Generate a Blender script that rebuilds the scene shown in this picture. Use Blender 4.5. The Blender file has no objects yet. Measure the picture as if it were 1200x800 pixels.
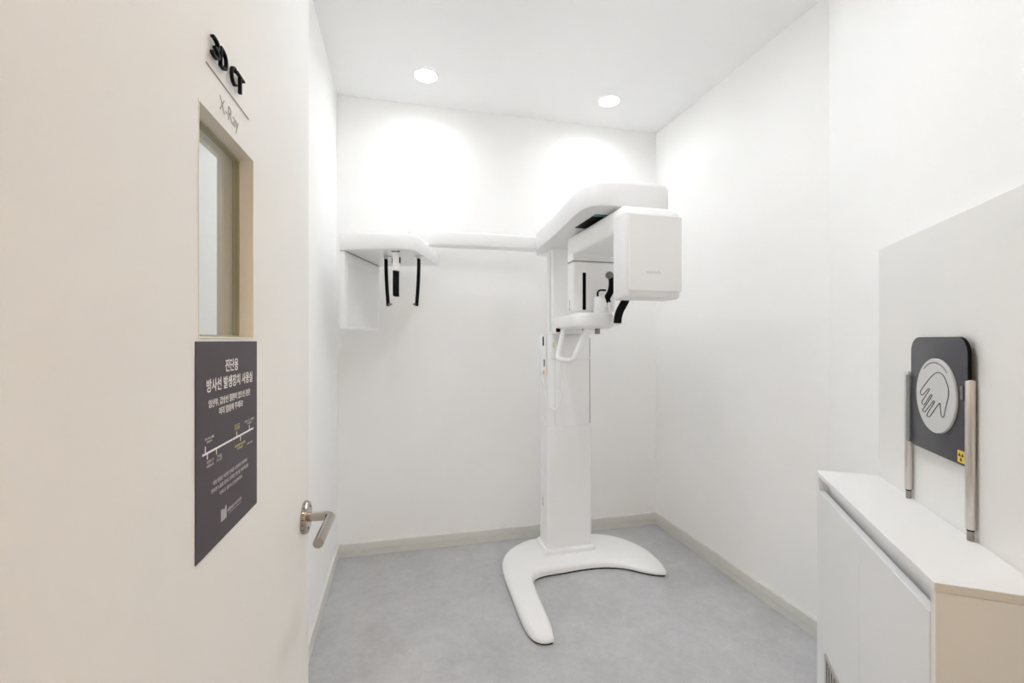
import bpy, bmesh, math, random
from mathutils import Vector
from mathutils.geometry import tessellate_polygon

random.seed(4)
S = bpy.context.scene
C = S.collection
R = math.radians
PI = math.pi

# ------------------------------------------------------------------ camera
cam_d = bpy.data.cameras.new('camera')
cam_d.sensor_width = 36.0
cam_d.lens = 36.0 * 530 / 1200
cam_d.shift_y = -1.0 / 1200
cam_d.clip_start = 0.01
cam = bpy.data.objects.new('camera', cam_d)
C.objects.link(cam)
cam.location = (0, 0, 1.2)
cam.rotation_euler = (R(90), 0, -math.atan(131 / 530))
S.camera = cam

# ------------------------------------------------------------------ world, exposure, lamp levels
w = bpy.data.worlds.new('world')
S.world = w
w.use_nodes = True
w.node_tree.nodes['Background'].inputs[0].default_value = (1, 1, 1, 1)
w.node_tree.nodes['Background'].inputs[1].default_value = 0.02
S.view_settings.view_transform = 'Standard'
S.view_settings.look = 'None'
S.view_settings.gamma = 1
S.view_settings.use_curve_mapping = False
S.view_settings.exposure = 1.80
S.cycles.max_bounces = 16
S.cycles.diffuse_bounces = 12
S.cycles.glossy_bounces = 6
ROOM_LAMP = 26.0
MIDDLE_LAMP = 17.0
FILL_LAMP = 88.0  # extra unseen lamp, added as frontal fill
LAMP_DEPTH = .025
HALL_LAMP = 82.0


# ------------------------------------------------------------------ materials
def mat(name, col, rough=0.5, metal=0.0, spec=0.5, coat=0.0, noise=None, bump=None, trans=0.0, ior=1.45,
        emit=None, strength=0.0):
    m = bpy.data.materials.new(name)
    m.use_nodes = True
    nt = m.node_tree
    b = nt.nodes['Principled BSDF']
    b.inputs['Base Color'].default_value = (*col, 1)
    b.inputs['Roughness'].default_value = rough
    b.inputs['Metallic'].default_value = metal
    b.inputs['Specular IOR Level'].default_value = spec
    b.inputs['Coat Weight'].default_value = coat
    b.inputs['Coat Roughness'].default_value = 0.08
    b.inputs['Transmission Weight'].default_value = trans
    b.inputs['IOR'].default_value = ior
    if emit:
        b.inputs['Emission Color'].default_value = (*emit, 1)
        b.inputs['Emission Strength'].default_value = strength
    tc = nt.nodes.new('ShaderNodeTexCoord')
    if noise:
        scale, amount = noise
        n = nt.nodes.new('ShaderNodeTexNoise')
        n.inputs['Scale'].default_value = scale
        n.inputs['Detail'].default_value = 6
        nt.links.new(tc.outputs['Object'], n.inputs['Vector'])
        mx = nt.nodes.new('ShaderNodeMix')
        mx.data_type = 'RGBA'
        mx.inputs[6].default_value = (*[c * (1 - amount) for c in col], 1)
        mx.inputs[7].default_value = (*[min(1, c * (1 + amount)) for c in col], 1)
        nt.links.new(n.outputs['Fac'], mx.inputs[0])
        nt.links.new(mx.outputs[2], b.inputs['Base Color'])
    if bump:
        scale, dist, st = bump
        n = nt.nodes.new('ShaderNodeTexNoise')
        n.inputs['Scale'].default_value = scale
        n.inputs['Detail'].default_value = 3
        nt.links.new(tc.outputs['Object'], n.inputs['Vector'])
        bp = nt.nodes.new('ShaderNodeBump')
        bp.inputs['Strength'].default_value = st
        bp.inputs['Distance'].default_value = dist
        nt.links.new(n.outputs['Fac'], bp.inputs['Height'])
        nt.links.new(bp.outputs['Normal'], b.inputs['Normal'])
    return m


M = {}
M['wall'] = mat('wall_paint', (.958, .955, .947), .7, spec=.3, noise=(3.0, .008), bump=(160, .0006, .12))
M['ceil'] = mat('ceiling_paint', (.905, .905, .905), .8, spec=.2, noise=(3.0, .006))
M['panel'] = mat('panel_laminate', (.83, .82, .80), .5, spec=.4, noise=(5, .006))
M['skirt'] = mat('skirting_vinyl', (.74, .73, .69), .45, noise=(8, .02))
M['door'] = mat('door_laminate', (.86, .85, .83), .6, spec=.25, noise=(4, .006))
M['liner'] = mat('window_liner', (.86, .82, .745), .45, noise=(20, .03))
M['gasket'] = mat('olive_gasket', (.42, .39, .26), .5, noise=(40, .05))

M['poster'] = mat('poster_film', (.078, .064, .078), .6, noise=(30, .03))
M['print_white'] = mat('white_print', (.86, .84, .85), .5, noise=(50, .02))
M['print_grey'] = mat('grey_print', (.55, .52, .55), .5, noise=(50, .02))
M['print_gold'] = mat('gold_print', (.66, .56, .20), .5, noise=(50, .02))
M['black_letter'] = mat('black_acrylic', (.008, .008, .009), .6, spec=.15, noise=(20, .1))
M['grey_text'] = mat('grey_vinyl', (.33, .33, .33), .5, noise=(20, .05))
M['steel'] = mat('brushed_steel', (.44, .40, .36), .17, metal=1.0, noise=(60, .08), bump=(400, .0003, .1))
M['dark'] = mat('dark_hole', (.02, .02, .02), .6, noise=(20, .1))
M['plastic'] = mat('white_enamel', (.92, .92, .925), .28, spec=.5, coat=.25, noise=(4, .004))
M['plastic2'] = mat('white_abs', (.92, .92, .92), .35, spec=.5, noise=(4, .006))
M['face'] = mat('grey_white_cover', (.86, .86, .86), .4, spec=.4, noise=(4, .006))
M['beam'] = mat('off_white_cover', (.81, .81, .815), .28, spec=.5, coat=.2, noise=(4, .005))
M['seam'] = mat('grey_seam', (.30, .30, .29), .6, noise=(40, .05))
M['black'] = mat('black_plastic', (.004, .004, .005), .6, spec=.12, noise=(20, .1))
M['midgrey'] = mat('grey_rubber', (.22, .21, .20), .5, noise=(30, .06))
M['teal'] = mat('teal_film', (.05, .20, .27), .3, noise=(30, .1))
M['red'] = mat('red_plastic', (.35, .02, .03), .4, noise=(30, .1))
M['yellow'] = mat('yellow_label', (.80, .60, .06), .5, noise=(40, .04))
M['logo'] = mat('pale_logo', (.60, .60, .60), .5, noise=(40, .03))
M['cab'] = mat('cabinet_laminate', (.825, .825, .825), .5, spec=.4, noise=(4, .006))
M['cabside'] = mat('cabinet_laminate_warm_tint', (.82, .80, .76), .45, spec=.4, noise=(4, .008))  # white laminate with the warm corridor light tinted into its colour
M['edge'] = mat('edge_band', (.74, .70, .64), .45, noise=(30, .02))
M['alu'] = mat('satin_aluminium', (.66, .63, .59), .30, metal=1.0, noise=(80, .03), bump=(500, .0002, .08))
M['foot'] = mat('dark_steel', (.36, .33, .30), .32, metal=1.0, noise=(60, .08))
M['plate'] = mat('charcoal_acrylic', (.055, .055, .066), .35, noise=(10, .04))
M['clip'] = mat('smoked_clip', (.20, .21, .22), .25, noise=(60, .25))
M['disc'] = mat('silver_print', (.62, .62, .62), .42, noise=(300, .10))
M['line'] = mat('line_print', (.02, .02, .02), .5, noise=(20, .1))
M['maroon'] = mat('trefoil_print', (.10, .02, .02), .5, noise=(20, .1))
M['lamp'] = mat('lamp_diffuser', (.9, .9, .9), .5, emit=(.93, .972, 1), strength=ROOM_LAMP, noise=(5, .01))
M['fill_lamp'] = mat('fill_lamp_diffuser', (.9, .9, .9), .5, emit=(.93, .972, 1), strength=FILL_LAMP, noise=(5, .01))
M['middle_lamp'] = mat('middle_lamp_diffuser', (.9, .9, .9), .5, emit=(.93, .972, 1), strength=MIDDLE_LAMP, noise=(5, .01))
M['hall_lamp'] = mat('warm_lamp_diffuser', (.9, .9, .9), .5, emit=(1, .70, .40), strength=HALL_LAMP, noise=(5, .01))
M['trim_ring'] = mat('lamp_trim', (.86, .86, .86), .4, noise=(10, .01))


def floor_material():
    m = bpy.data.materials.new('vinyl_floor')
    m.use_nodes = True
    nt = m.node_tree
    b = nt.nodes['Principled BSDF']
    b.inputs['Roughness'].default_value = .5
    b.inputs['Specular IOR Level'].default_value = .35
    tc = nt.nodes.new('ShaderNodeTexCoord')

    def noise(scale, detail, rough, dist=0.0):
        n = nt.nodes.new('ShaderNodeTexNoise')
        n.inputs['Scale'].default_value = scale
        n.inputs['Detail'].default_value = detail
        n.inputs['Roughness'].default_value = rough
        n.inputs['Distortion'].default_value = dist
        nt.links.new(tc.outputs['Object'], n.inputs['Vector'])
        return n
    a, c, d = noise(4.5, 8, .62, .4), noise(28, 6, .7, .8), noise(170, 4, .7)

    def ramp(n, p0, p1, c0, c1):
        r = nt.nodes.new('ShaderNodeValToRGB')
        r.color_ramp.elements[0].position = p0
        r.color_ramp.elements[1].position = p1
        r.color_ramp.elements[0].color = (*c0, 1)
        r.color_ramp.elements[1].color = (*c1, 1)
        nt.links.new(n.outputs['Fac'], r.inputs['Fac'])
        return r
    r1 = ramp(a, .30, .70, (.462, .462, .478), (.560, .560, .572))
    r2 = ramp(c, .30, .70, (.90, .90, .90), (1.07, 1.07, 1.07))
    r3 = ramp(d, .28, .62, (.93, .93, .93), (1.03, 1.03, 1.03))
    x = nt.nodes.new('ShaderNodeMix'); x.data_type = 'RGBA'; x.blend_type = 'MULTIPLY'; x.inputs[0].default_value = 1
    y = nt.nodes.new('ShaderNodeMix'); y.data_type = 'RGBA'; y.blend_type = 'MULTIPLY'; y.inputs[0].default_value = 1
    nt.links.new(r1.outputs[0], x.inputs[6]); nt.links.new(r2.outputs[0], x.inputs[7])
    nt.links.new(x.outputs[2], y.inputs[6]); nt.links.new(r3.outputs[0], y.inputs[7])
    nt.links.new(y.outputs[2], b.inputs['Base Color'])
    return m


M['floor'] = floor_material()


def glass_material():
    m = bpy.data.materials.new('clear_glass')
    m.use_nodes = True
    nt = m.node_tree
    nt.nodes.remove(nt.nodes['Principled BSDF'])
    out = nt.nodes['Material Output']
    fr = nt.nodes.new('ShaderNodeFresnel'); fr.inputs['IOR'].default_value = 1.52
    tr = nt.nodes.new('ShaderNodeBsdfTransparent'); tr.inputs[0].default_value = (.965, .975, .968, 1)
    gl = nt.nodes.new('ShaderNodeBsdfGlossy'); gl.inputs['Roughness'].default_value = 0.0
    mx = nt.nodes.new('ShaderNodeMixShader')
    ge = nt.nodes.new('ShaderNodeNewGeometry')
    ml = nt.nodes.new('ShaderNodeMath'); ml.operation = 'MULTIPLY'
    iv = nt.nodes.new('ShaderNodeMath'); iv.operation = 'SUBTRACT'; iv.inputs[0].default_value = 1.0
    nt.links.new(ge.outputs['Backfacing'], iv.inputs[1])
    nt.links.new(fr.outputs[0], ml.inputs[0]); nt.links.new(iv.outputs[0], ml.inputs[1])
    nt.links.new(ml.outputs[0], mx.inputs[0]); nt.links.new(tr.outputs[0], mx.inputs[1]); nt.links.new(gl.outputs[0], mx.inputs[2])
    nt.links.new(mx.outputs[0], out.inputs['Surface'])
    return m


M['glass'] = glass_material()


# ------------------------------------------------------------------ mesh helpers
def finish(name, bm, m, parent=None, angle=35, loc=None):
    bmesh.ops.recalc_face_normals(bm, faces=bm.faces)
    me = bpy.data.meshes.new(name)
    bm.to_mesh(me)
    bm.free()
    me.materials.append(M[m])
    me.polygons.foreach_set('use_smooth', [True] * len(me.polygons))
    me.set_sharp_from_angle(angle=R(angle))
    o = bpy.data.objects.new(name, me)
    C.objects.link(o)
    if parent is not None:
        o.parent = parent
    if loc:
        o.location = loc
    return o


def tag(o, label, cat=None, group=None, kind=None):
    o['label'] = label
    if cat:
        o['category'] = cat
    if group:
        o['group'] = group
    if kind:
        o['kind'] = kind
    return o


def thing(name, label, cat, loc=(0, 0, 0), rz=0, group=None, kind=None):
    o = bpy.data.objects.new(name, None)
    o.empty_display_size = .05
    C.objects.link(o)
    o.location = loc
    o.rotation_euler = (0, 0, rz)
    return tag(o, label, cat, group, kind)


def box_into(bm, x0, x1, y0, y1, z0, z1, bev=0, seg=2, only=None):
    t = bmesh.new()
    vs = [t.verts.new((x, y, z)) for x in (x0, x1) for y in (y0, y1) for z in (z0, z1)]
    for f in ((0, 1, 3, 2), (4, 6, 7, 5), (0, 4, 5, 1), (2, 3, 7, 6), (0, 2, 6, 4), (1, 5, 7, 3)):
        t.faces.new([vs[i] for i in f])
    bmesh.ops.recalc_face_normals(t, faces=t.faces)
    if bev:
        es = t.edges[:]
        if only == 'v':
            es = [e for e in es if abs(e.verts[0].co.z - e.verts[1].co.z) > 1e-5]
        bmesh.ops.bevel(t, geom=es, offset=bev, segments=seg, profile=.5, affect='EDGES')
    me = bpy.data.meshes.new('t')
    t.to_mesh(me)
    t.free()
    bm.from_mesh(me)
    bpy.data.meshes.remove(me)


def box(name, m, x0, x1, y0, y1, z0, z1, bev=0, parent=None, seg=2, only=None):
    bm = bmesh.new()
    box_into(bm, x0, x1, y0, y1, z0, z1, bev, seg, only)
    return finish(name, bm, m, parent)


def catmull(pts, n=6, closed=True):
    out = []
    N = len(pts)
    for i in range(N if closed else N - 1):
        if closed:
            p0, p1, p2, p3 = (Vector(pts[(i + k) % N]) for k in (-1, 0, 1, 2))
        else:
            p0, p1, p2, p3 = (Vector(pts[min(max(i + k, 0), N - 1)]) for k in (-1, 0, 1, 2))
        for j in range(n):
            t = j / n
            out.append(0.5 * ((2 * p1) + (p2 - p0) * t + (2 * p0 - 5 * p1 + 4 * p2 - p3) * t * t
                              + (3 * p1 - p0 - 3 * p2 + p3) * t ** 3))
    if not closed:
        out.append(Vector(pts[-1]))
    return out


def area2(poly):
    return sum(poly[i][0] * poly[(i + 1) % len(poly)][1] - poly[(i + 1) % len(poly)][0] * poly[i][1]
               for i in range(len(poly)))


def offset(poly, d):
    """inset a closed counter-clockwise outline by d"""
    N = len(poly)
    out = []
    for i in range(N):
        p0, p1, p2 = (Vector(poly[(i + k) % N][:2]) for k in (-1, 0, 1))
        a, b = (p1 - p0), (p2 - p1)
        if a.length < 1e-9:
            a = b
        if b.length < 1e-9:
            b = a
        t = a.normalized() + b.normalized()
        t = t.normalized() if t.length > 1e-6 else a.normalized()
        out.append(p1 + Vector((-t.y, t.x)) * d)
    return out


def slab(name, m, outline, levels, parent=None, angle=35, axis='z'):
    """stack of (inset, height) rings on one outline, capped at both ends. axis 'z': outline in x,y.
    axis 'y': outline in x,z and height along -y (towards the viewer of that face)."""
    pts = [Vector(p[:2]) for p in outline]
    if area2(pts) < 0:
        pts.reverse()
    bm = bmesh.new()
    rings = []
    for ins, h in levels:
        q = offset(pts, ins) if ins else pts
        if axis == 'z':
            rings.append([bm.verts.new((p.x, p.y, h)) for p in q])
        else:
            rings.append([bm.verts.new((p.x, -h, p.y)) for p in q])
    N = len(pts)
    for a, b in zip(rings, rings[1:]):
        for i in range(N):
            bm.faces.new((a[i], a[(i + 1) % N], b[(i + 1) % N], b[i]))
    for ring in (rings[0], rings[-1]):
        for tri in tessellate_polygon([[v.co for v in ring]]):
            try:
                bm.faces.new([ring[i] for i in tri])
            except ValueError:
                pass
    return finish(name, bm, m, parent, angle)


def rrect(x0, x1, y0, y1, r, n=6):
    rs = r if isinstance(r, (tuple, list)) else (r,) * 4      # bl, br, tr, tl
    out = []
    for (cx, cy, a0, rr) in ((x0 + rs[0], y0 + rs[0], PI, rs[0]), (x1 - rs[1], y0 + rs[1], 1.5 * PI, rs[1]),
                             (x1 - rs[2], y1 - rs[2], 0, rs[2]), (x0 + rs[3], y1 - rs[3], .5 * PI, rs[3])):
        if rr <= 0:
            out.append((cx, cy))
            continue
        for k in range(n + 1):
            a = a0 + .5 * PI * k / n
            out.append((cx + rr * math.cos(a), cy + rr * math.sin(a)))
    return out


def tube_into(bm, path, r, seg=12, closed=False, flat=None, up=None):
    """tube round a path; r number or list; flat=(a,b) half-sizes of an oval/strip section"""
    P = [Vector(p) for p in path]
    N = len(P)
    rings = []
    prev = None
    for i in range(N):
        if closed:
            t = (P[(i + 1) % N] - P[i - 1]).normalized()
        else:
            t = (P[min(i + 1, N - 1)] - P[max(i - 1, 0)]).normalized()
        if prev is None:
            u = Vector(up) if up else (Vector((0, 0, 1)) if abs(t.z) < .9 else Vector((1, 0, 0)))
            n = (u - t * u.dot(t)).normalized()
        else:
            n = (prev - t * prev.dot(t)).normalized()
        prev = n
        b = t.cross(n)
        rr = r[i] if isinstance(r, (list, tuple)) else r
        ra, rb = (flat if flat else (rr, rr))
        rings.append([bm.verts.new(P[i] + n * (math.cos(2 * PI * k / seg) * ra) + b * (math.sin(2 * PI * k / seg) * rb))
                      for k in range(seg)])
    pairs = list(zip(rings, rings[1:])) + ([(rings[-1], rings[0])] if closed else [])
    for a, c in pairs:
        for k in range(seg):
            bm.faces.new((a[k], a[(k + 1) % seg], c[(k + 1) % seg], c[k]))
    if not closed:
        bm.faces.new(rings[0][::-1])
        bm.faces.new(rings[-1])


def tube(name, m, path, r, parent=None, seg=12, closed=False, flat=None, up=None, angle=40):
    bm = bmesh.new()
    tube_into(bm, path, r, seg, closed, flat, up)
    return finish(name, bm, m, parent, angle)


def lathe(name, m, prof, centre=(0, 0, 0), parent=None, seg=32, axis='z', angle=35):
    """profile of (radius, height); axis 'z' up, or '-y' out of a vertical face"""
    bm = bmesh.new()
    cx, cy, cz = centre
    rings = []
    for r, h in prof:
        ring = []
        for k in range(seg):
            a = 2 * PI * k / seg
            if axis == 'z':
                ring.append(bm.verts.new((cx + r * math.cos(a), cy + r * math.sin(a), cz + h)))
            else:
                ring.append(bm.verts.new((cx + r * math.cos(a), cy - h, cz + r * math.sin(a))))
        rings.append(ring)
    for a, b in zip(rings, rings[1:]):
        for k in range(seg):
            bm.faces.new((a[k], a[(k + 1) % seg], b[(k + 1) % seg], b[k]))
    bm.faces.new(rings[0][::-1])
    bm.faces.new(rings[-1])
    return finish(name, bm, m, parent, angle)


def text(name, m, body, x0, x1, z0, z1, y, depth=.0003, parent=None, bold=0.0, spacing=1.0, fit=True):
    """lettering as real mesh in the x,z plane, facing -y, fitted to the given box"""
    cu = bpy.data.curves.new('t', 'FONT')
    cu.body = body
    cu.extrude = .5
    cu.offset = bold
    cu.space_character = spacing
    cu.resolution_u = 3
    cu.align_x = 'CENTER'
    tmp = bpy.data.objects.new('t', cu)
    C.objects.link(tmp)
    dg = bpy.context.evaluated_depsgraph_get()
    dg.update()
    me = bpy.data.meshes.new_from_object(tmp.evaluated_get(dg))
    bpy.data.objects.remove(tmp)
    bpy.data.curves.remove(cu)
    xs = [v.co.x for v in me.vertices]
    ys = [v.co.y for v in me.vertices]
    ax, bx_, ay, by = min(xs), max(xs), min(ys), max(ys)
    sx = (x1 - x0) / (bx_ - ax)
    sz = (z1 - z0) / (by - ay)
    for v in me.vertices:
        X, Y, Z = v.co
        v.co = (x0 + (X - ax) * sx, y - (Z + .5) * depth, z0 + (Y - ay) * sz)
    me.name = name
    me.materials.clear()
    me.materials.append(M[m])
    for p in me.polygons:
        p.use_smooth = False
    o = bpy.data.objects.new(name, me)
    C.objects.link(o)
    o.parent = parent
    return o


def prism(name, m, poly, z0, z1, parent=None):
    bm = bmesh.new()
    a = [bm.verts.new((*p, z0)) for p in poly]
    b = [bm.verts.new((*p, z1)) for p in poly]
    n = len(poly)
    for i in range(n):
        bm.faces.new((a[i], a[(i + 1) % n], b[(i + 1) % n], b[i]))
    bm.faces.new(a[::-1])
    bm.faces.new(b)
    return finish(name, bm, m, parent)


# ------------------------------------------------------------------ the room
XL, XR, YB, HC = -.3394, 1.6331, 2.66, 2.56
W0 = Vector((1.6331, 1.4222, 0))                  # where the right wall turns into the slanting wall
DD = Vector((.56314, .82636, 0))                  # along the slanting wall, away from the doorway
NN = Vector((-.82636, .56314, 0))                 # its normal, into the room
JX = .664                                         # right jamb of the doorway


def structure(o, label, cat):
    return tag(o, label, cat, kind='structure')


structure(box('floor', 'floor', -2.0, 2.4, -1.6, 2.76, -.1, 0), 'pale mottled grey vinyl floor', 'floor')
LAMPS = [(.128, 2.36), (1.151, 2.36), (.128, 1.52), (1.10, 1.52), (-.15, -.75), (.85, -.75), (.38, 1.08)]
LR = .060
cb0 = bmesh.new()
loops = [[Vector((x, y, HC)) for x, y in ((-2.0, -1.6), (2.4, -1.6), (2.4, 2.76), (-2.0, 2.76))]]
for lx, ly in LAMPS:
    loops.append([Vector((lx + LR * math.cos(-2 * PI * k / 40), ly + LR * math.sin(-2 * PI * k / 40), HC)) for k in range(40)])
flat = [cb0.verts.new(p) for lp in loops for p in lp]
for tri in tessellate_polygon(loops):
    cb0.faces.new([flat[i] for i in tri])
top = [cb0.verts.new((v.co.x, v.co.y, HC + .1)) for v in flat[:4]]
for i in range(4):
    cb0.faces.new((flat[i], flat[(i + 1) % 4], top[(i + 1) % 4], top[i]))
cb0.faces.new(top)
structure(finish('ceiling', cb0, 'ceil'), 'flat white ceiling above the two downlights', 'ceiling')
structure(box('wall_back', 'wall', XL - .1, XR + .1, YB, YB + .1, 0, HC), 'white wall behind the x-ray machine', 'wall')
structure(box('wall_left', 'wall', XL - .1, XL, 0, YB, 0, HC), 'white wall left, behind the open door', 'wall')
structure(box('wall_right', 'wall', XR, XR + .1, W0.y, YB, 0, HC), 'white wall right of the machine up to the corner', 'wall')
structure(prism('wall_diagonal', 'wall', [(W0.x, W0.y), (JX, 0), (JX + .13, 0), (W0.x + .1, W0.y - .06), (W0.x + .1, W0.y)], 0, HC),
          'white slanting wall behind the cabinet and hand plate', 'wall')
fw = bmesh.new()
box_into(fw, -2.0, -.215, -.12, 0, 0, HC)
box_into(fw, JX, 2.4, -.12, 0, 0, HC)
box_into(fw, -.215, JX, -.12, 0, 2.13, HC)
structure(finish('wall_front', fw, 'wall'), 'white wall holding the doorway, behind the viewer', 'wall')
structure(box('wall_corridor', 'wall', -2.0, 2.4, -1.6, -1.5, 0, HC), 'white corridor wall behind the viewer', 'wall')
structure(box('wall_corridor_end', 'wall', -2.1, -2.0, -1.6, 0, 0, HC), 'white end wall of corridor, left behind viewer', 'wall')
structure(box('wall_corridor_end', 'wall', 2.4, 2.5, -1.6, 0, 0, HC), 'white end wall of corridor, right behind viewer', 'wall')

SKIRT = [(0, 0), (.009, 0), (.0095, .029), (.0065, .0315), (.0065, .034), (.012, .0365), (.012, .070), (.0105, .0735), (0, .0735)]


def skirting(name, A, B, nrm, ka, kb, label):
    """profile swept along the foot of a wall from A to B; ka/kb mitre the ends"""
    A, B, nrm = Vector((*A, 0)), Vector((*B, 0)), Vector((*nrm, 0)).normalized()
    t = (B - A).normalized()
    bm = bmesh.new()
    ra = [bm.verts.new(A + nrm * (d + .0002) + t * d * ka + Vector((0, 0, z))) for d, z in SKIRT]
    rb = [bm.verts.new(B + nrm * (d + .0002) - t * d * kb + Vector((0, 0, z))) for d, z in SKIRT]
    n = len(SKIRT)
    for i in range(n):
        bm.faces.new((ra[i], ra[(i + 1) % n], rb[(i + 1) % n], rb[i]))
    bm.faces.new(ra[::-1])
    bm.faces.new(rb)
    structure(finish(name, bm, 'skirt', angle=20), label, 'baseboard')


skirting('baseboard_left', (XL, .0), (XL, YB), (1, 0), 0, 1, 'cream baseboard along the left wall')
skirting('baseboard_back', (XL, YB), (XR, YB), (0, -1), 1, 1, 'cream baseboard along the back wall')
skirting('baseboard_right', (XR, YB), (W0.x, W0.y), (-1, 0), 1, -.309, 'cream baseboard along the right wall')
e = W0 - DD * .518
skirting('baseboard_diagonal', (W0.x, W0.y), (e.x, e.y), (NN.x, NN.y), -.309, 0, 'short cream baseboard on the slanting wall by the cabinet')

# slanting-wall frame: local x runs to the right along the wall, local -y comes out of it
DIAG = math.atan2(-DD.y, -DD.x)
pn = thing('trim_1', 'pale beige half-height panel cladding the slanting wall', 'wall panel', W0, DIAG, kind='structure')
box('panel_board', 'panel', .522, 1.700, -.018, -.0002, .001, 1.459, .0012, pn, 1)


# ------------------------------------------------------------------ downlights
def downlight(x, y, label, group, lamp='lamp', r=LR):
    t = thing('ceiling_downlight', label, 'ceiling light', (x, y, HC), 0, group)
    bm = bmesh.new()
    prof = [(r + .006, -.0002), (r + .006, -.0015), (r + .002, -.0035), (r - .003, -.003), (r - .0045, LAMP_DEPTH), (r - .001, LAMP_DEPTH), (r - .001, -.0002)]
    rings = []
    for k in range(40):
        a = 2 * PI * k / 40
        rings.append([bm.verts.new((p * math.cos(a), p * math.sin(a), h)) for p, h in prof])
    for i in range(40):
        A, B = rings[i], rings[(i + 1) % 40]
        for j in range(len(prof)):
            bm.faces.new((A[j], A[(j + 1) % len(prof)], B[(j + 1) % len(prof)], B[j]))
    finish('reflector_ring', bm, 'trim_ring', t)
    lathe('diffuser', lamp, [(r - .0035, LAMP_DEPTH + .006), (r - .0035, LAMP_DEPTH + .0005), (r - .012, LAMP_DEPTH - .001), (.001, LAMP_DEPTH - .0015)], parent=t, seg=40)
    return t


G1 = 'round recessed downlights of the x-ray room'
downlight(*LAMPS[0], 'round lit ceiling downlight above the hanging head-positioning arm', G1)
downlight(*LAMPS[1], 'round lit ceiling downlight at right, above the x-ray machine', G1)
downlight(*LAMPS[2], 'round downlight nearer the door, left, above the frame', G1, 'middle_lamp')
downlight(*LAMPS[3], 'round downlight nearer the door, right, above the frame', G1, 'middle_lamp')
downlight(*LAMPS[6], 'unseen fill downlight added to brighten the room, above the frame', G1, 'fill_lamp')  # added lamp: fills the machine front and lower walls
G2 = 'warm downlights of the corridor'
downlight(*LAMPS[4], 'warm corridor downlight behind the viewer, left', G2, 'hall_lamp')
downlight(*LAMPS[5], 'warm corridor downlight behind the viewer, right', G2, 'hall_lamp')

# ------------------------------------------------------------------ the open door (local x to the free edge, -y towards the room)
E0 = (-.1686, .9237, 0)
DANG = math.atan2(.99964, .02684)
door = thing('door_1', 'white laminate door standing open, with narrow glazed window and steel lever', 'door', E0, DANG, kind='structure')
DW, DT, DH = .90, .040, 2.10
wx0, wx1, wz0, wz1 = -.4505, -.3023, 1.2020, 1.4236
bm = bmesh.new()
ver = {}
for y in (0, DT):
    ver[y] = ([bm.verts.new((x, y, z)) for x, z in ((-DW, .008), (0, .008), (0, DH), (-DW, DH))],
              [bm.verts.new((x, y, z)) for x, z in ((wx0, wz0), (wx1, wz0), (wx1, wz1), (wx0, wz1))])
for i in range(4):
    j = (i + 1) % 4
    for y in (0, DT):
        o_, n_ = ver[y]
        bm.faces.new((o_[i], o_[j], n_[j], n_[i]))
    bm.faces.new((ver[0][0][i], ver[0][0][j], ver[DT][0][j], ver[DT][0][i]))
    bm.faces.new((ver[0][1][i], ver[0][1][j], ver[DT][1][j], ver[DT][1][i]))
finish('leaf', bm, 'door', door)


def ring_frame(name, m, x0, x1, z0, z1, th, y0, y1, parent):
    bm = bmesh.new()
    box_into(bm, x0, x0 + th, y0, y1, z0, z1)
    box_into(bm, x1 - th, x1, y0, y1, z0, z1)
    box_into(bm, x0 + th, x1 - th, y0, y1, z0, z0 + th)
    box_into(bm, x0 + th, x1 - th, y0, y1, z1 - th, z1)
    return finish(name, bm, m, parent)


e_ = .0003
fr = ring_frame('window_frame', 'liner', wx0 + e_, wx1 - e_, wz0 + e_, wz1 - e_, .0015, -.0004, DT, door)
ring_frame('gasket', 'gasket', wx0 + .002, wx1 - .002, wz0 + .002, wz1 - .002, .0022, .0150, .0225, fr)
bm = bmesh.new()
box_into(bm, wx0 + .0042, wx1 - .0042, .0165, .0215, wz0 + .0042, wz1 - .0042)
finish('pane', bm, 'glass', door)

hx, hz = -.0376, .8800
hd = bpy.data.objects.new('door_handle', None)
C.objects.link(hd)
hd.parent = door
hd['label'] = 'round steel lever handle'
lathe('rosette', 'steel', [(.0285, .0002), (.0285, .006), (.0275, .0085), (.024, .0095), (.011, .0098)], (hx, 0, hz), hd, 40, '-y')
path = [(hx, -.008, hz), (hx, -.036, hz)]
for k in range(1, 9):
    a = .5 * PI * k / 8
    path.append((hx - .011 * (1 - math.cos(a)), -.036 - .011 * math.sin(a), hz))
path += [(hx - .118, -.047, hz)]
tube('lever', 'steel', path, .0081, hd, 20)
for a in (65, 245):
    lathe('fixing_screw', 'dark', [(.0022, .0095), (.0022, .0102)],
          (hx + .0185 * math.cos(R(a)), 0, hz + .0185 * math.sin(R(a))), hd, 12, '-y')
for k in range(18):
    a = 2 * PI * k / 18
    box('notch', 'dark', -.0007, .0007, -.0055, -.0025, .0280, .0288, 0, hd)
    o = C.objects[-1]
    o.rotation_euler = (0, a, 0)
    o.location = (hx, 0, hz)
bpy.context.view_layer.update()

# lettering on the door
sg = thing('door_sign', 'black raised 3D CT letters over thin X-Ray line on the door', 'sign', E0, DANG)
for ch, a, b in (('3', -.4305, -.4130), ('D', -.4110, -.3945), ('C', -.3825, -.3690), ('T', -.3680, -.3465)):
    text('letter', 'black_letter', ch, a, b, 1.4770, 1.4970, -.0018, .0034, sg, bold=-.006)
box('rule', 'grey_text', -.4347, -.3201, -.0008, -.0001, 1.4655, 1.4664, 0, sg)
text('small_lettering', 'grey_text', 'X-Ray', -.4036, -.3527, 1.4315, 1.4513, -.0002, .0003, sg, bold=-.022)

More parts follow.
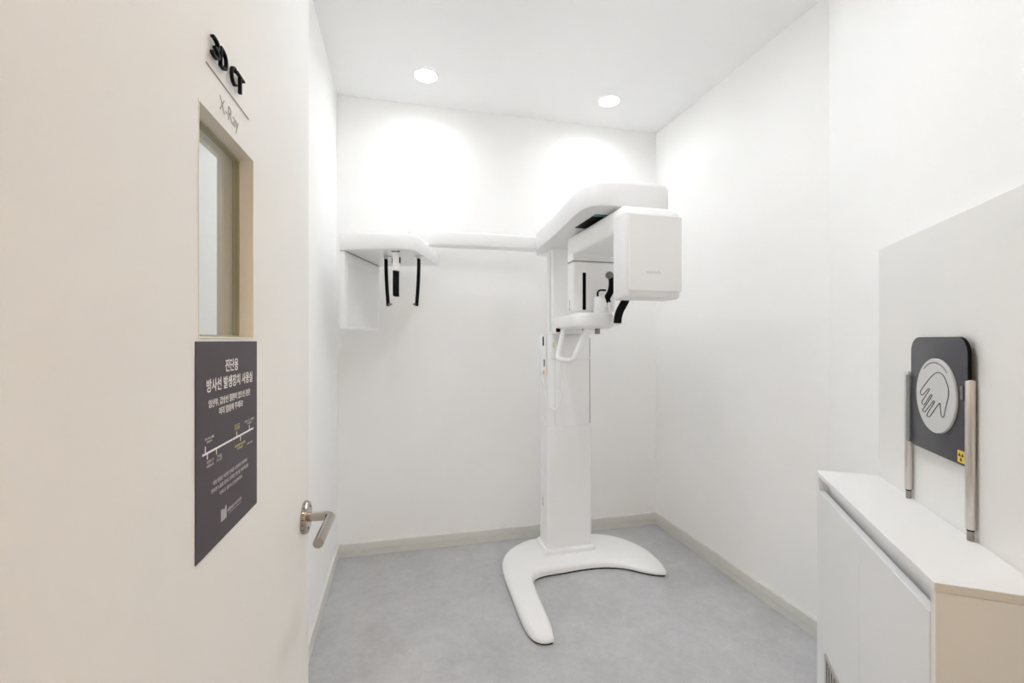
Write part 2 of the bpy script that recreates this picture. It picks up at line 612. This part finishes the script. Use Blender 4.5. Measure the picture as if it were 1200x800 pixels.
# ------------------------------------------------------------------ notice on the door
ps = thing('notice_poster', 'dark grey-purple Korean radiation notice stuck on the door', 'poster', E0, DANG)
px0, px1, pz0, pz1 = -.4571, -.2929, .9956, 1.1992
box('sheet', 'poster', px0, px1, -.0010, -.0002, pz0, pz1, 0, ps)
ty = -.0011


def line(body, x0, x1, z0, z1, m='print_white', name='text_line', bold=.0):
    text(name, m, body, x0, x1, z0, z1, ty, .0002, ps, bold)


line('진단용', -.3912, -.3559, 1.1672, 1.1806, bold=.012)
line('방사선 발생장치 사용실', -.4354, -.3102, 1.1500, 1.1630, bold=.012)
line('임산부, 갑상선 질환이 있으신 분은', -.4312, -.3176, 1.1344, 1.1427, bold=.008)
line('미리 말씀해 주세요!', -.4068, -.3419, 1.1243, 1.1322, bold=.008)
box('timeline_bar', 'print_white', -.4446, -.3725, ty - .0002, ty, 1.0914, 1.0934, 0, ps)
box('timeline_bar', 'print_white', -.3715, -.3064, ty - .0002, ty, 1.0914, 1.0934, 0, ps)
for x, a, b in ((-.4384, 1.0934, 1.0995), (-.434, 1.0864, 1.0914), (-.4135, 1.0864, 1.0914), (-.3602, 1.0934, 1.0988),
                (-.3491, 1.0860, 1.0914), (-.3204, 1.0934, 1.0985)):
    box('timeline_tick', 'print_white', x - .0008, x + .0008, ty - .0002, ty, a, b, 0, ps)
line('치과 파노라마\n0.02mSv', -.4394, -.4195, 1.1019, 1.1074, 'print_grey')
line('치과 CT\n0.05mSv', -.4353, -.4195, 1.0780, 1.0850, 'print_grey')
line('가슴\nX-선', -.4132, -.4005, 1.0782, 1.0850, 'print_grey')
line('연간\n자연', -.3668, -.3510, 1.1004, 1.1070, 'print_gold')
line('자연방사선량\n2.4mSv', -.3653, -.3345, 1.0775, 1.0838, 'print_gold')
line('복부 CT 촬영\n10mSv', -.3361, -.3048, 1.1004, 1.1062, 'print_grey')
line('단위: mSv', -.3278, -.3101, 1.0765, 1.0785, 'print_grey')
line('저희 병원은 저선량 장비를 사용하여 안전하며', -.4215, -.3288, 1.0570, 1.0615, 'print_grey')
line('방사선 노출을 줄이고 정확한 진단을 위해 최선을', -.4249, -.3244, 1.0500, 1.0545, 'print_grey')
line('다하고 있으니 안심하세요', -.4057, -.3436, 1.0425, 1.0466, 'print_grey')
lg = bmesh.new()
box_into(lg, -.4025, -.3975, ty - .0002, ty, 1.0142, 1.0262)
box_into(lg, -.3968, -.3930, ty - .0002, ty, 1.0137, 1.0245)
box_into(lg, -.3923, -.3885, ty - .0002, ty, 1.0142, 1.0270)
for k in range(3):
    box_into(lg, -.4025, -.3885, ty - .0002, ty, 1.0165 + .003 * k, 1.0175 + .003 * k)
finish('building_emblem', lg, 'print_grey', ps)
line('서울미소치과의원', -.3865, -.3468, 1.0180, 1.0219, 'print_grey')
box('thin_rule', 'print_grey', -.3830, -.3468, ty - .0002, ty, 1.0158, 1.0162, 0, ps)

# ------------------------------------------------------------------ the x-ray machine
MX = (.905, 2.40, 0)
mc = thing('dental_xray_machine', 'white floor-standing dental panoramic x-ray machine with hanging side arm', 'x-ray machine', MX)


def rel(o):
    """meshes of the machine are modelled in room coordinates; hang them under the machine"""
    o.parent = mc
    o.location = (-MX[0], -MX[1], -MX[2])
    return o


BASE = [(.592, 1.704), (.580, 1.694), (.560, 1.692), (.532, 1.702), (.508, 1.735), (.497, 1.800), (.498, 1.95), (.502, 2.11), (.508, 2.25),
        (.528, 2.345), (.578, 2.435), (.655, 2.500), (.74, 2.54), (.90, 2.552), (1.06, 2.54), (1.18, 2.50), (1.265, 2.425),
        (1.316, 2.32), (1.338, 2.22), (1.340, 2.14), (1.330, 2.080), (1.316, 2.046), (1.300, 2.044), (1.255, 2.062), (1.205, 2.098),
        (1.15, 2.146), (1.10, 2.172), (1.03, 2.192), (.93, 2.197), (.80, 2.188), (.715, 2.182), (.660, 2.162),
        (.632, 2.118), (.622, 2.06), (.614, 1.95), (.606, 1.80)]
bo = [(p.x, p.y) for p in catmull([(x, y, 0) for x, y in BASE], 5)]
bf = rel(slab('base_foot', 'plastic', bo, [(.004, .007), (0, .010), (0, .029), (.002, .034), (.013, .0445), (.017, .0460), (.030, .0475)], angle=26))
for v in bf.data.vertices:                      # both legs slope down towards their tips
    x, y, z = v.co
    if z > .012:
        k = 0.0
        if x < .66:
            k = max(0.0, min(1.0, (1.775 - y) / .080)) * .50
        elif x > 1.10:
            k = max(0.0, min(1.0, (2.24 - y) / .19)) * .55
        v.co.z = .010 + (z - .010) * (1 - k)
rel(slab('rubber_underside', 'black', bo, [(.006, .0005), (.006, .007)]))
rel(slab('column_collar', 'plastic', rrect(.757, 1.048, 2.305, 2.50, .028), [(0, .046), (0, .066), (.004, .071), (.010, .072)]))
rel(slab('lower_column', 'plastic2', rrect(.775, 1.033, 2.330, 2.476, .014), [(0, .070), (0, .7335), (.0015, .7350)]))
cs = rel(slab('column_sleeve', 'plastic2', rrect(.7765, 1.0315, 2.332, 2.4745, .014), [(0, .7355), (0, 1.228), (.004, 1.235), (.02, 1.237)]))
for a, b, m in ((.8155, .8172, 'logo'), (1.0185, 1.0225, 'seam')):
    rel(box('guide_slot', m, a, b, 2.3312, 2.3330, .745, 1.215))
rel(box('carriage_edge', 'plastic', .800, 1.031, 2.3260, 2.333, 1.100, 1.104, .0015))
rel(slab('mast', 'plastic2', rrect(.814, 1.000, 2.350, 2.466, .010), [(0, 1.236), (0, 1.715)]))
rel(box('mast_groove', 'logo', .8115, .8145, 2.395, 2.402, 1.25, 1.69))
# small upright marks on the column and tube head
for nm, a, b, c, d in (('column_mark', .7740, .7752, 2.415, .28), ('head_mark', .7840, .7852, 2.030, 1.345)):
    bm = bmesh.new()
    for k in range(6):
        hh = (.006, .005, .004, .005, .004, .005)[k]
        box_into(bm, a, b, c - (.004 if k else .006), c + .004, d + k * .0085, d + k * .0085 + hh)
    rel(finish(nm, bm, 'seam'))

# overhead beam
BEAM = [(.738, 2.42), (.732, 2.30), (.722, 2.15), (.710, 2.00), (.694, 1.83), (.683, 1.69), (.684, 1.625), (.700, 1.583),
        (.735, 1.560), (.80, 1.549), (.87, 1.546), (.94, 1.550), (.995, 1.560), (1.024, 1.580), (1.036, 1.62), (1.040, 1.70),
        (1.038, 1.90), (1.030, 2.15), (1.015, 2.40), (.99, 2.50), (.93, 2.545), (.85, 2.545), (.775, 2.51)]
bp_ = [(p.x, p.y) for p in catmull([(x, y, 0) for x, y in BEAM], 4)]
rel(slab('overhead_beam', 'beam', bp_, [(.006, 1.7045), (.002, 1.706), (0, 1.711), (0, 1.787), (.003, 1.797), (.010, 1.805), (.022, 1.809), (.034, 1.810)]))
rel(box('slot_dark_plate', 'black', .757, .975, 1.700, 1.893, 1.7025, 1.7050))  # flat black plate painting the dark inside of the slot, no opening cut
rel(box('slot_film', 'teal', .755, .975, 1.672, 1.7005, 1.7028, 1.7050))
rel(lathe('pivot', 'plastic2', [(.075, 1.694), (.075, 1.7028)], (.89, 1.80, 0)))
# rotating C-arm
rel(box('rotating_arm', 'plastic2', .7845, 1.000, 1.500, 2.066, 1.603, 1.694, .016, seg=4))
rel(box('tube_head', 'plastic2', .7860, 1.000, 1.985, 2.066, 1.338, 1.5735, .014, seg=4))
rel(box('head_neck', 'plastic2', .7860, 1.000, 1.989, 2.064, 1.5765, 1.625, .010, seg=3, only='v'))
rel(box('neck_seam', 'seam', .7880, .998, 1.991, 2.062, 1.5725, 1.5775))
rel(slab('beam_slit', 'black', rrect(.8325, .8495, 1.345, 1.520, .004), [(0, -1.9890), (0, -1.9840)], axis='y'))
sb = rel(box('sensor_housing', 'beam', .7790, 1.0020, 1.467, 1.570, 1.3520, 1.6680, .013, seg=4))
fp = slab('sensor_cover', 'face', rrect(.7925, 1.0060, 1.3785, 1.6560, .010), [(0, -1.472), (0, -1.4655), (.0025, -1.4635)], sb, axis='y')
text('pale_logo', 'logo', 'vatech', .8600, .9160, 1.4420, 1.4545, 1.4634, .0003, sb)

# patient support: table, chin rest, temple supports, handle
PT = [(.800, 2.345), (.800, 2.22), (.790, 2.08), (.771, 1.960), (.772, 1.912), (.790, 1.886), (.83, 1.877), (.88, 1.877),
      (.925, 1.882), (.948, 1.900), (.956, 1.94), (.965, 2.08), (.985, 2.22), (1.00, 2.345)]
pt = [(p.x, p.y) for p in catmull([(x, y, 0) for x, y in PT], 4, closed=False)]
rel(slab('support_table', 'plastic', pt, [(.022, 1.2550), (.010, 1.2580), (.003, 1.2640), (0, 1.272), (0, 1.312), (.004, 1.321), (.012, 1.3255), (.02, 1.3265)]))
cr = rel(lathe('chin_rest', 'plastic', [(.037, 1.3255), (.037, 1.350), (.034, 1.353), (.034, 1.398), (.030, 1.402), (.010, 1.403)], (.905, 1.932, 0)))
tube('bite_rod', 'black', catmull([(.882, 1.925, 1.400), (.882, 1.925, 1.420), (.886, 1.922, 1.4285), (.896, 1.915, 1.4315), (.914, 1.905, 1.430)], 5, False), .0042, cr, 10)
tube('bite_fork', 'black', catmull([(.925, 1.915, 1.400), (.930, 1.905, 1.388), (.931, 1.900, 1.376)], 4, False), .004, cr, 8)


def support_arm(pts, w, t, pad):
    bm = bmesh.new()
    P = catmull(pts, 6, False)
    rings = []
    for i, p in enumerate(P):
        d = (P[min(i + 1, len(P) - 1)] - P[max(i - 1, 0)]).normalized()
        side = Vector((d.z, 0, -d.x)).normalized()
        u = Vector((0, 1, 0))
        rings.append([bm.verts.new(p + side * a * w + u * b * t) for a, b in ((-1, -1), (1, -1), (1, 1), (-1, 1))])
    for a, b in zip(rings, rings[1:]):
        for k in range(4):
            bm.faces.new((a[k], a[(k + 1) % 4], b[(k + 1) % 4], b[k]))
    bm.faces.new(rings[0][::-1])
    bm.faces.new(rings[-1])
    o = rel(finish('temple_support', bm, 'black', angle=30))
    if pad:
        q = Vector(pts[-1])
        lathe('temple_pad', 'midgrey', [(.008, -.012), (.0155, -.010), (.017, 0), (.0155, .010), (.008, .012)],
              (q.x - .008, q.y, q.z + .012), o, 20, '-y')
    return o


support_arm([(.908, 1.905, 1.378), (.921, 1.903, 1.400), (.934, 1.900, 1.425), (.940, 1.900, 1.452), (.940, 1.900, 1.478), (.936, 1.900, 1.487)], .013, .006, True)
support_arm([(.949, 1.862, 1.279), (.951, 1.86, 1.305), (.960, 1.858, 1.336), (.978, 1.856, 1.368), (.992, 1.855, 1.400), (.998, 1.855, 1.44), (.998, 1.855, 1.475)], .0165, .006, True)
rel(box('support_bracket', 'plastic2', .930, .968, 1.867, 1.905, 1.272, 1.2855, .003))
hp = [(.818, 2.205, 1.262), (.812, 2.200, 1.235), (.796, 2.196, 1.175), (.783, 2.190, 1.130), (.781, 2.170, 1.112),
      (.778, 2.10, 1.106), (.776, 2.02, 1.106), (.777, 1.985, 1.109), (.783, 1.968, 1.122), (.806, 1.958, 1.180), (.832, 1.952, 1.245), (.840, 1.950, 1.262)]
rel(tube('grab_handle', 'plastic', catmull(hp, 5, False), .0115, seg=14))
rel(lathe('table_knob', 'midgrey', [(.011, 1.230), (.012, 1.232), (.012, 1.2565)], (.876, 1.915, 0)))
rel(lathe('table_foot', 'midgrey', [(.010, 1.247), (.010, 1.2565)], (.835, 1.97, 0), seg=20))
rel(box('carriage_block', 'plastic', .792, 1.016, 2.235, 2.336, 1.236, 1.300, .010, seg=3))
es = rel(box('stop_button', 'black', .788, .806, 2.214, 2.234, 1.246, 1.262, .003))
box('red_ring', 'red', .788, .806, 2.2335, 2.236, 1.244, 1.265, .001, es)
rel(box('warning_tag', 'yellow', .8040, .8100, 2.327, 2.3315, 1.163, 1.190, .001))

# hand switch and its looped cable
hs = rel(slab('hand_switch', 'plastic', rrect(.7430, .7735, 2.338, 2.372, .010), [(.006, 1.005), (.002, 1.012), (0, 1.03), (0, 1.225), (.004, 1.236)]))
box('trigger_button', 'black', .7475, .7545, 2.3345, 2.339, 1.172, 1.222, .002, hs)
box('push_button', 'midgrey', .7535, .7615, 2.3350, 2.339, 1.060, 1.098, .002, hs)
box('small_label', 'yellow', .7500, .7595, 2.3360, 2.339, 1.018, 1.040, .001, hs)
cb = [(.757, 2.352, 1.010), (.757, 2.345, .975), (.762, 2.332, .90), (.778, 2.320, .85), (.803, 2.316, .827), (.832, 2.318, .845),
      (.850, 2.320, .90), (.854, 2.322, .98), (.851, 2.322, 1.08), (.846, 2.322, 1.16), (.838, 2.322, 1.215), (.832, 2.318, 1.240)]
tube('cable', 'plastic', catmull(cb, 6, False), .0045, hs, 8)

# side rail carrying the head-positioning unit
rel(box('side_rail', 'plastic2', .045, .800, 2.482, 2.565, 1.7205, 1.7990, .010, seg=3))
rel(box('rail_bracket', 'plastic2', .780, 1.000, 2.466, 2.56, 1.70, 1.80, .006))
rel(box('rail_hanger', 'plastic2', .055, .150, 2.44, 2.54, 1.683, 1.722, .004))
CO, CA = Vector((-.262, 2.177, 0)), math.atan2(-.30, .954)


def cep(o):
    o.parent = mc
    o.location = CO - Vector(MX)
    o.rotation_euler = (0, 0, CA)
    return o


CP = [(-.012, .46), (-.012, .10), (-.012, .012), (-.004, .003), (.04, -.008), (.15, -.016), (.25, -.012), (.300, .002), (.322, .022), (.334, .06),
      (.340, .16), (.343, .30), (.345, .46)]
cp = [(p.x, p.y) for p in catmull([(x, y, 0) for x, y in CP], 4, closed=False)]
cep(slab('positioner_head', 'plastic', cp, [(.010, 1.6100), (.003, 1.6115), (0, 1.616), (0, 1.672), (.005, 1.681), (.014, 1.685), (.02, 1.6855)]))
cs_ = cep(box('scan_sensor', 'plastic2', -.012, .0175, .008, .452, 1.2520, 1.6085, .007, seg=3))
bm = bmesh.new()
box_into(bm, .0170, .0185, .035, .425, 1.268, 1.560, .0006, 1)
finish('sensor_cover', bm, 'face', cs_)
bm = bmesh.new()
box_into(bm, -.0105, .0180, .012, .448, 1.6083, 1.6103)
finish('sensor_seam', bm, 'seam', cs_)


def ear_rod(u, s):
    v = .135
    bm = bmesh.new()
    P = [(u - s * .006, v, 1.592), (u - s * .0055, v, 1.54), (u - s * .002, v, 1.46), (u + s * .003, v, 1.39), (u + s * .004, v, 1.366)]
    tube_into(bm, catmull(P, 4, False), 1, 4, False, (.0095, .0065), (math.cos(PI / 4), math.sin(PI / 4), 0))
    o = cep(finish('ear_rod', bm, 'black', angle=30))
    box('rod_mount', 'logo', u - .011 - s * .006, u + .011 - s * .006, v - .005, v + .005, 1.5905, 1.6105, .002, o)
    box('slide_groove', 'seam', u - .024, u + .020, v + .020, v + .023, 1.6080, 1.6104, 0, o)
    bm = bmesh.new()
    tube_into(bm, [(u + s * .004, v, 1.374), (u + s * .014, v, 1.3745), (u + s * .022, v, 1.375)], [.0065, .0055, .004], 10)
    finish('ear_plug', bm, 'midgrey', o)


ear_rod(.169, 1)
ear_rod(.317, -1)
nz = cep(box('nose_support', 'plastic', .225, .257, .035, .062, 1.520, 1.6105, .009, seg=3))
box('side_lock', 'black', .222, .226, .042, .052, 1.556, 1.580, .001, nz)
box('side_lock', 'black', .2565, .2605, .042, .052, 1.556, 1.584, .001, nz)
bm = bmesh.new()
tube_into(bm, catmull([(.240, .048, 1.522), (.2395, .048, 1.48), (.240, .046, 1.43), (.243, .040, 1.404)], 5, False), 1, 4, False, (.016, .008), (math.cos(PI / 4), math.sin(PI / 4), 0))
finish('nose_pad', bm, 'black', nz, 30)
bm = bmesh.new()
tube_into(bm, [(.244 + .024 * math.cos(R(a)), .010 + .030 * math.sin(R(a)), 1.6085) for a in range(35, 150, 12)], .002, 6)
finish('arc_scale', bm, 'black', nz, 30)

# ------------------------------------------------------------------ cabinet on the slanting wall
cb_ = thing('storage_cabinet', 'low shallow white two-door cabinet under the hand plate', 'cabinet', W0, DIAG)
c0, c1, cf, ct = .527, 1.1885, -.170, .817
bk = -.0186
box('back_panel', 'cab', c0 + .008, c1 - .008, bk - .006, bk, .06, ct - .0145, 0, cb_)
box('end_panel', 'cab', c0, c0 + .0145, cf + .001, bk - .0062, .002, ct - .0145, .0008, cb_, 1)
o = box('end_panel', 'cabside', c1 - .015, c1, cf + .001, bk - .0062, .002, ct - .0155, .0008, cb_, 1)
o['label'] = 'white end panel facing the doorway, warm light tinted into its colour'
box('worktop', 'cab', c0 - .001, c1 + .001, cf - .001, bk, ct - .0145, ct, .0010, cb_, 1)
box('edge_band', 'edge', c1 + .0009, c1 + .0016, cf, bk, ct - .0140, ct - .0006, 0, cb_)
box('finger_rail', 'cab', c0 + .0145, c1 - .015, cf + .026, cf + .034, .730, ct - .0146, 0, cb_)
box('plinth', 'cab', c0 + .0145, c1 - .015, cf + .03, cf + .042, .002, .060, 0, cb_)
box('bottom_panel', 'cab', c0 + .0145, c1 - .015, cf + .022, bk - .007, .060, .075, 0, cb_)
mid = .866
for a, b in ((c0 + .0165, mid - .0012), (mid + .0012, c1 - .0165)):
    d = box('door_panel', 'cab', a, b, cf, cf + .018, .064, .762, .0010, cb_, 1)
    if a < .6:
        v0, v1, h0, h1 = .6185, .795, .075, .334
        g = ring_frame('vent_grille', 'alu', v0, v1, h0, h1, .010, cf - .0045, cf - .0002, d)
        box('vent_back', 'dark', v0 + .010, v1 - .010, cf - .0012, cf - .0003, h0 + .010, h1 - .010, 0, g)
        n = 8
        for k in range(n):
            x = v0 + .016 + (v1 - v0 - .032) * k / (n - 1)
            box('vent_slat', 'alu', x - .0058, x + .0058, cf - .0050, cf - .0013, h0 + .0102, h1 - .0102, 0, g)

# ------------------------------------------------------------------ hand positioning plate standing on the cabinet
hp_ = thing('hand_positioning_plate', 'charcoal hand-outline plate on two metal rods standing on the cabinet', 'x-ray accessory', W0, DIAG)
hp_.location = W0 + Vector((0, 0, ct))
z_ = -ct
ry = -.0275
for sx, r in ((.7275, .0078), (.9775, .0078)):
    rod = lathe('support_rod', 'alu', [(r - .003, .8385), (r - .001, .839), (r, .8405), (r, 1.1215), (r - .002, 1.1245), (.002, 1.1255)], (sx, ry, z_), hp_, 28)
    lathe('rod_collar', 'black', [(r - .002, .8360), (r - .002, .8390)], (sx, ry, z_), rod, 24)
    lathe('rod_foot', 'foot', [(.0048, .8172), (.0055, .8180), (.0055, .8370)], (sx, ry, z_), rod, 24)
pl = rrect(.7545, .9815, .9560 + z_, 1.2076 + z_, (.004, .004, .034, .034), 8)
slab('plate', 'black', pl, [(.0008, .0272), (0, .0278), (0, .0322), (.0008, .0328)], hp_, axis='y')
slab('plate_face', 'plate', rrect(.7555, .9805, .9570 + z_, 1.2066 + z_, (.004, .004, .033, .033), 8), [(0, .0329), (0, .0337), (.0008, .0340)], hp_, axis='y')
for a, b, z0, z1 in ((.7400, .7560, .9600, 1.1180), (.9640, .9700, 1.085, 1.1120)):
    box('clip_strip', 'clip', a, b, -.0375, -.0341, z0 + z_, z1 + z_, .0008, hp_, 1)
dc = (.8745, 1.0825 + z_)
disc = lathe('hand_disc', 'disc', [(.0780, .0342), (.0795, .0348), (.0795, .0380), (.0785, .0392), (.002, .0393)], (dc[0], 0, dc[1]), hp_, 64, '-y')
HAND = [(0.0097, 0.0517), (-0.0053, 0.0487), (-0.0207, 0.0403), (-0.0448, 0.0231), (-0.064, 0.0073), (-0.0674, 0.0006),
        (-0.0614, -0.0038), (-0.0547, -0.0014), (-0.0342, 0.0125), (-0.0294, 0.0138), (-0.0286, 0.0106), (-0.0465, -0.0055),
        (-0.0589, -0.0162), (-0.0598, -0.0218), (-0.053, -0.0239), (-0.0465, -0.0205), (-0.0247, -0.0009), (-0.0191, 0.0018),
        (-0.0184, -0.0013), (-0.0367, -0.0188), (-0.0555, -0.0339), (-0.0555, -0.0389), (-0.048, -0.0395), (-0.0415, -0.0352),
        (-0.0145, -0.013), (-0.0091, -0.0107), (-0.0076, -0.0133), (-0.0247, -0.0295), (-0.0367, -0.0415), (-0.0383, -0.0467),
        (-0.031, -0.0476), (-0.0231, -0.0435), (-0.0015, -0.0241), (0.0126, -0.0127), (0.0155, -0.0154), (0.0177, -0.0293),
        (0.0199, -0.0375), (0.0249, -0.0402), (0.0299, -0.0371), (0.0341, -0.0249), (0.0418, -0.0065), (0.0473, 0.0094),
        (0.0452, 0.0244), (0.0356, 0.0388), (0.0257, 0.0477)]
hpth = [(dc[0] + .008 + p.x, -.0394, dc[1] - .001 + p.y) for p in catmull([(x, y, 0) for x, y in HAND], 4)]
tube('hand_outline', 'line', hpth, .00085, disc, 6, True)
for k in range(26):
    a = R(128 - k * 3.2)
    box('rim_lettering', 'line', -.0008 - .0004 * (k % 2), .0008 + .0004 * ((k // 2) % 2), -.0395, -.0392, -.0013, .0013, 0, disc)
    o = C.objects[-1]
    o.location = (dc[0] + .0705 * math.cos(a), 0, dc[1] + .0705 * math.sin(a))
    o.rotation_euler = (0, -(a - PI / 2), 0)
ws = box('warning_label', 'yellow', .9500, .9735, -.0346, -.0341, .9615 + z_, .9850 + z_, 0, hp_)
for k in range(3):
    a0 = R(-90 + 120 * k)
    pts = [(.0022 * math.cos(a0 + R(t)), .0022 * math.sin(a0 + R(t))) for t in (-28, 28)]
    pts += [(.0088 * math.cos(a0 + R(t)), .0088 * math.sin(a0 + R(t))) for t in (28, 10, -10, -28)]
    pts = [(.96175 + x, .97325 + z_ + y) for x, y in pts]
    slab('trefoil_blade', 'maroon', pts, [(0, .0346), (0, .0349)], ws, axis='y')
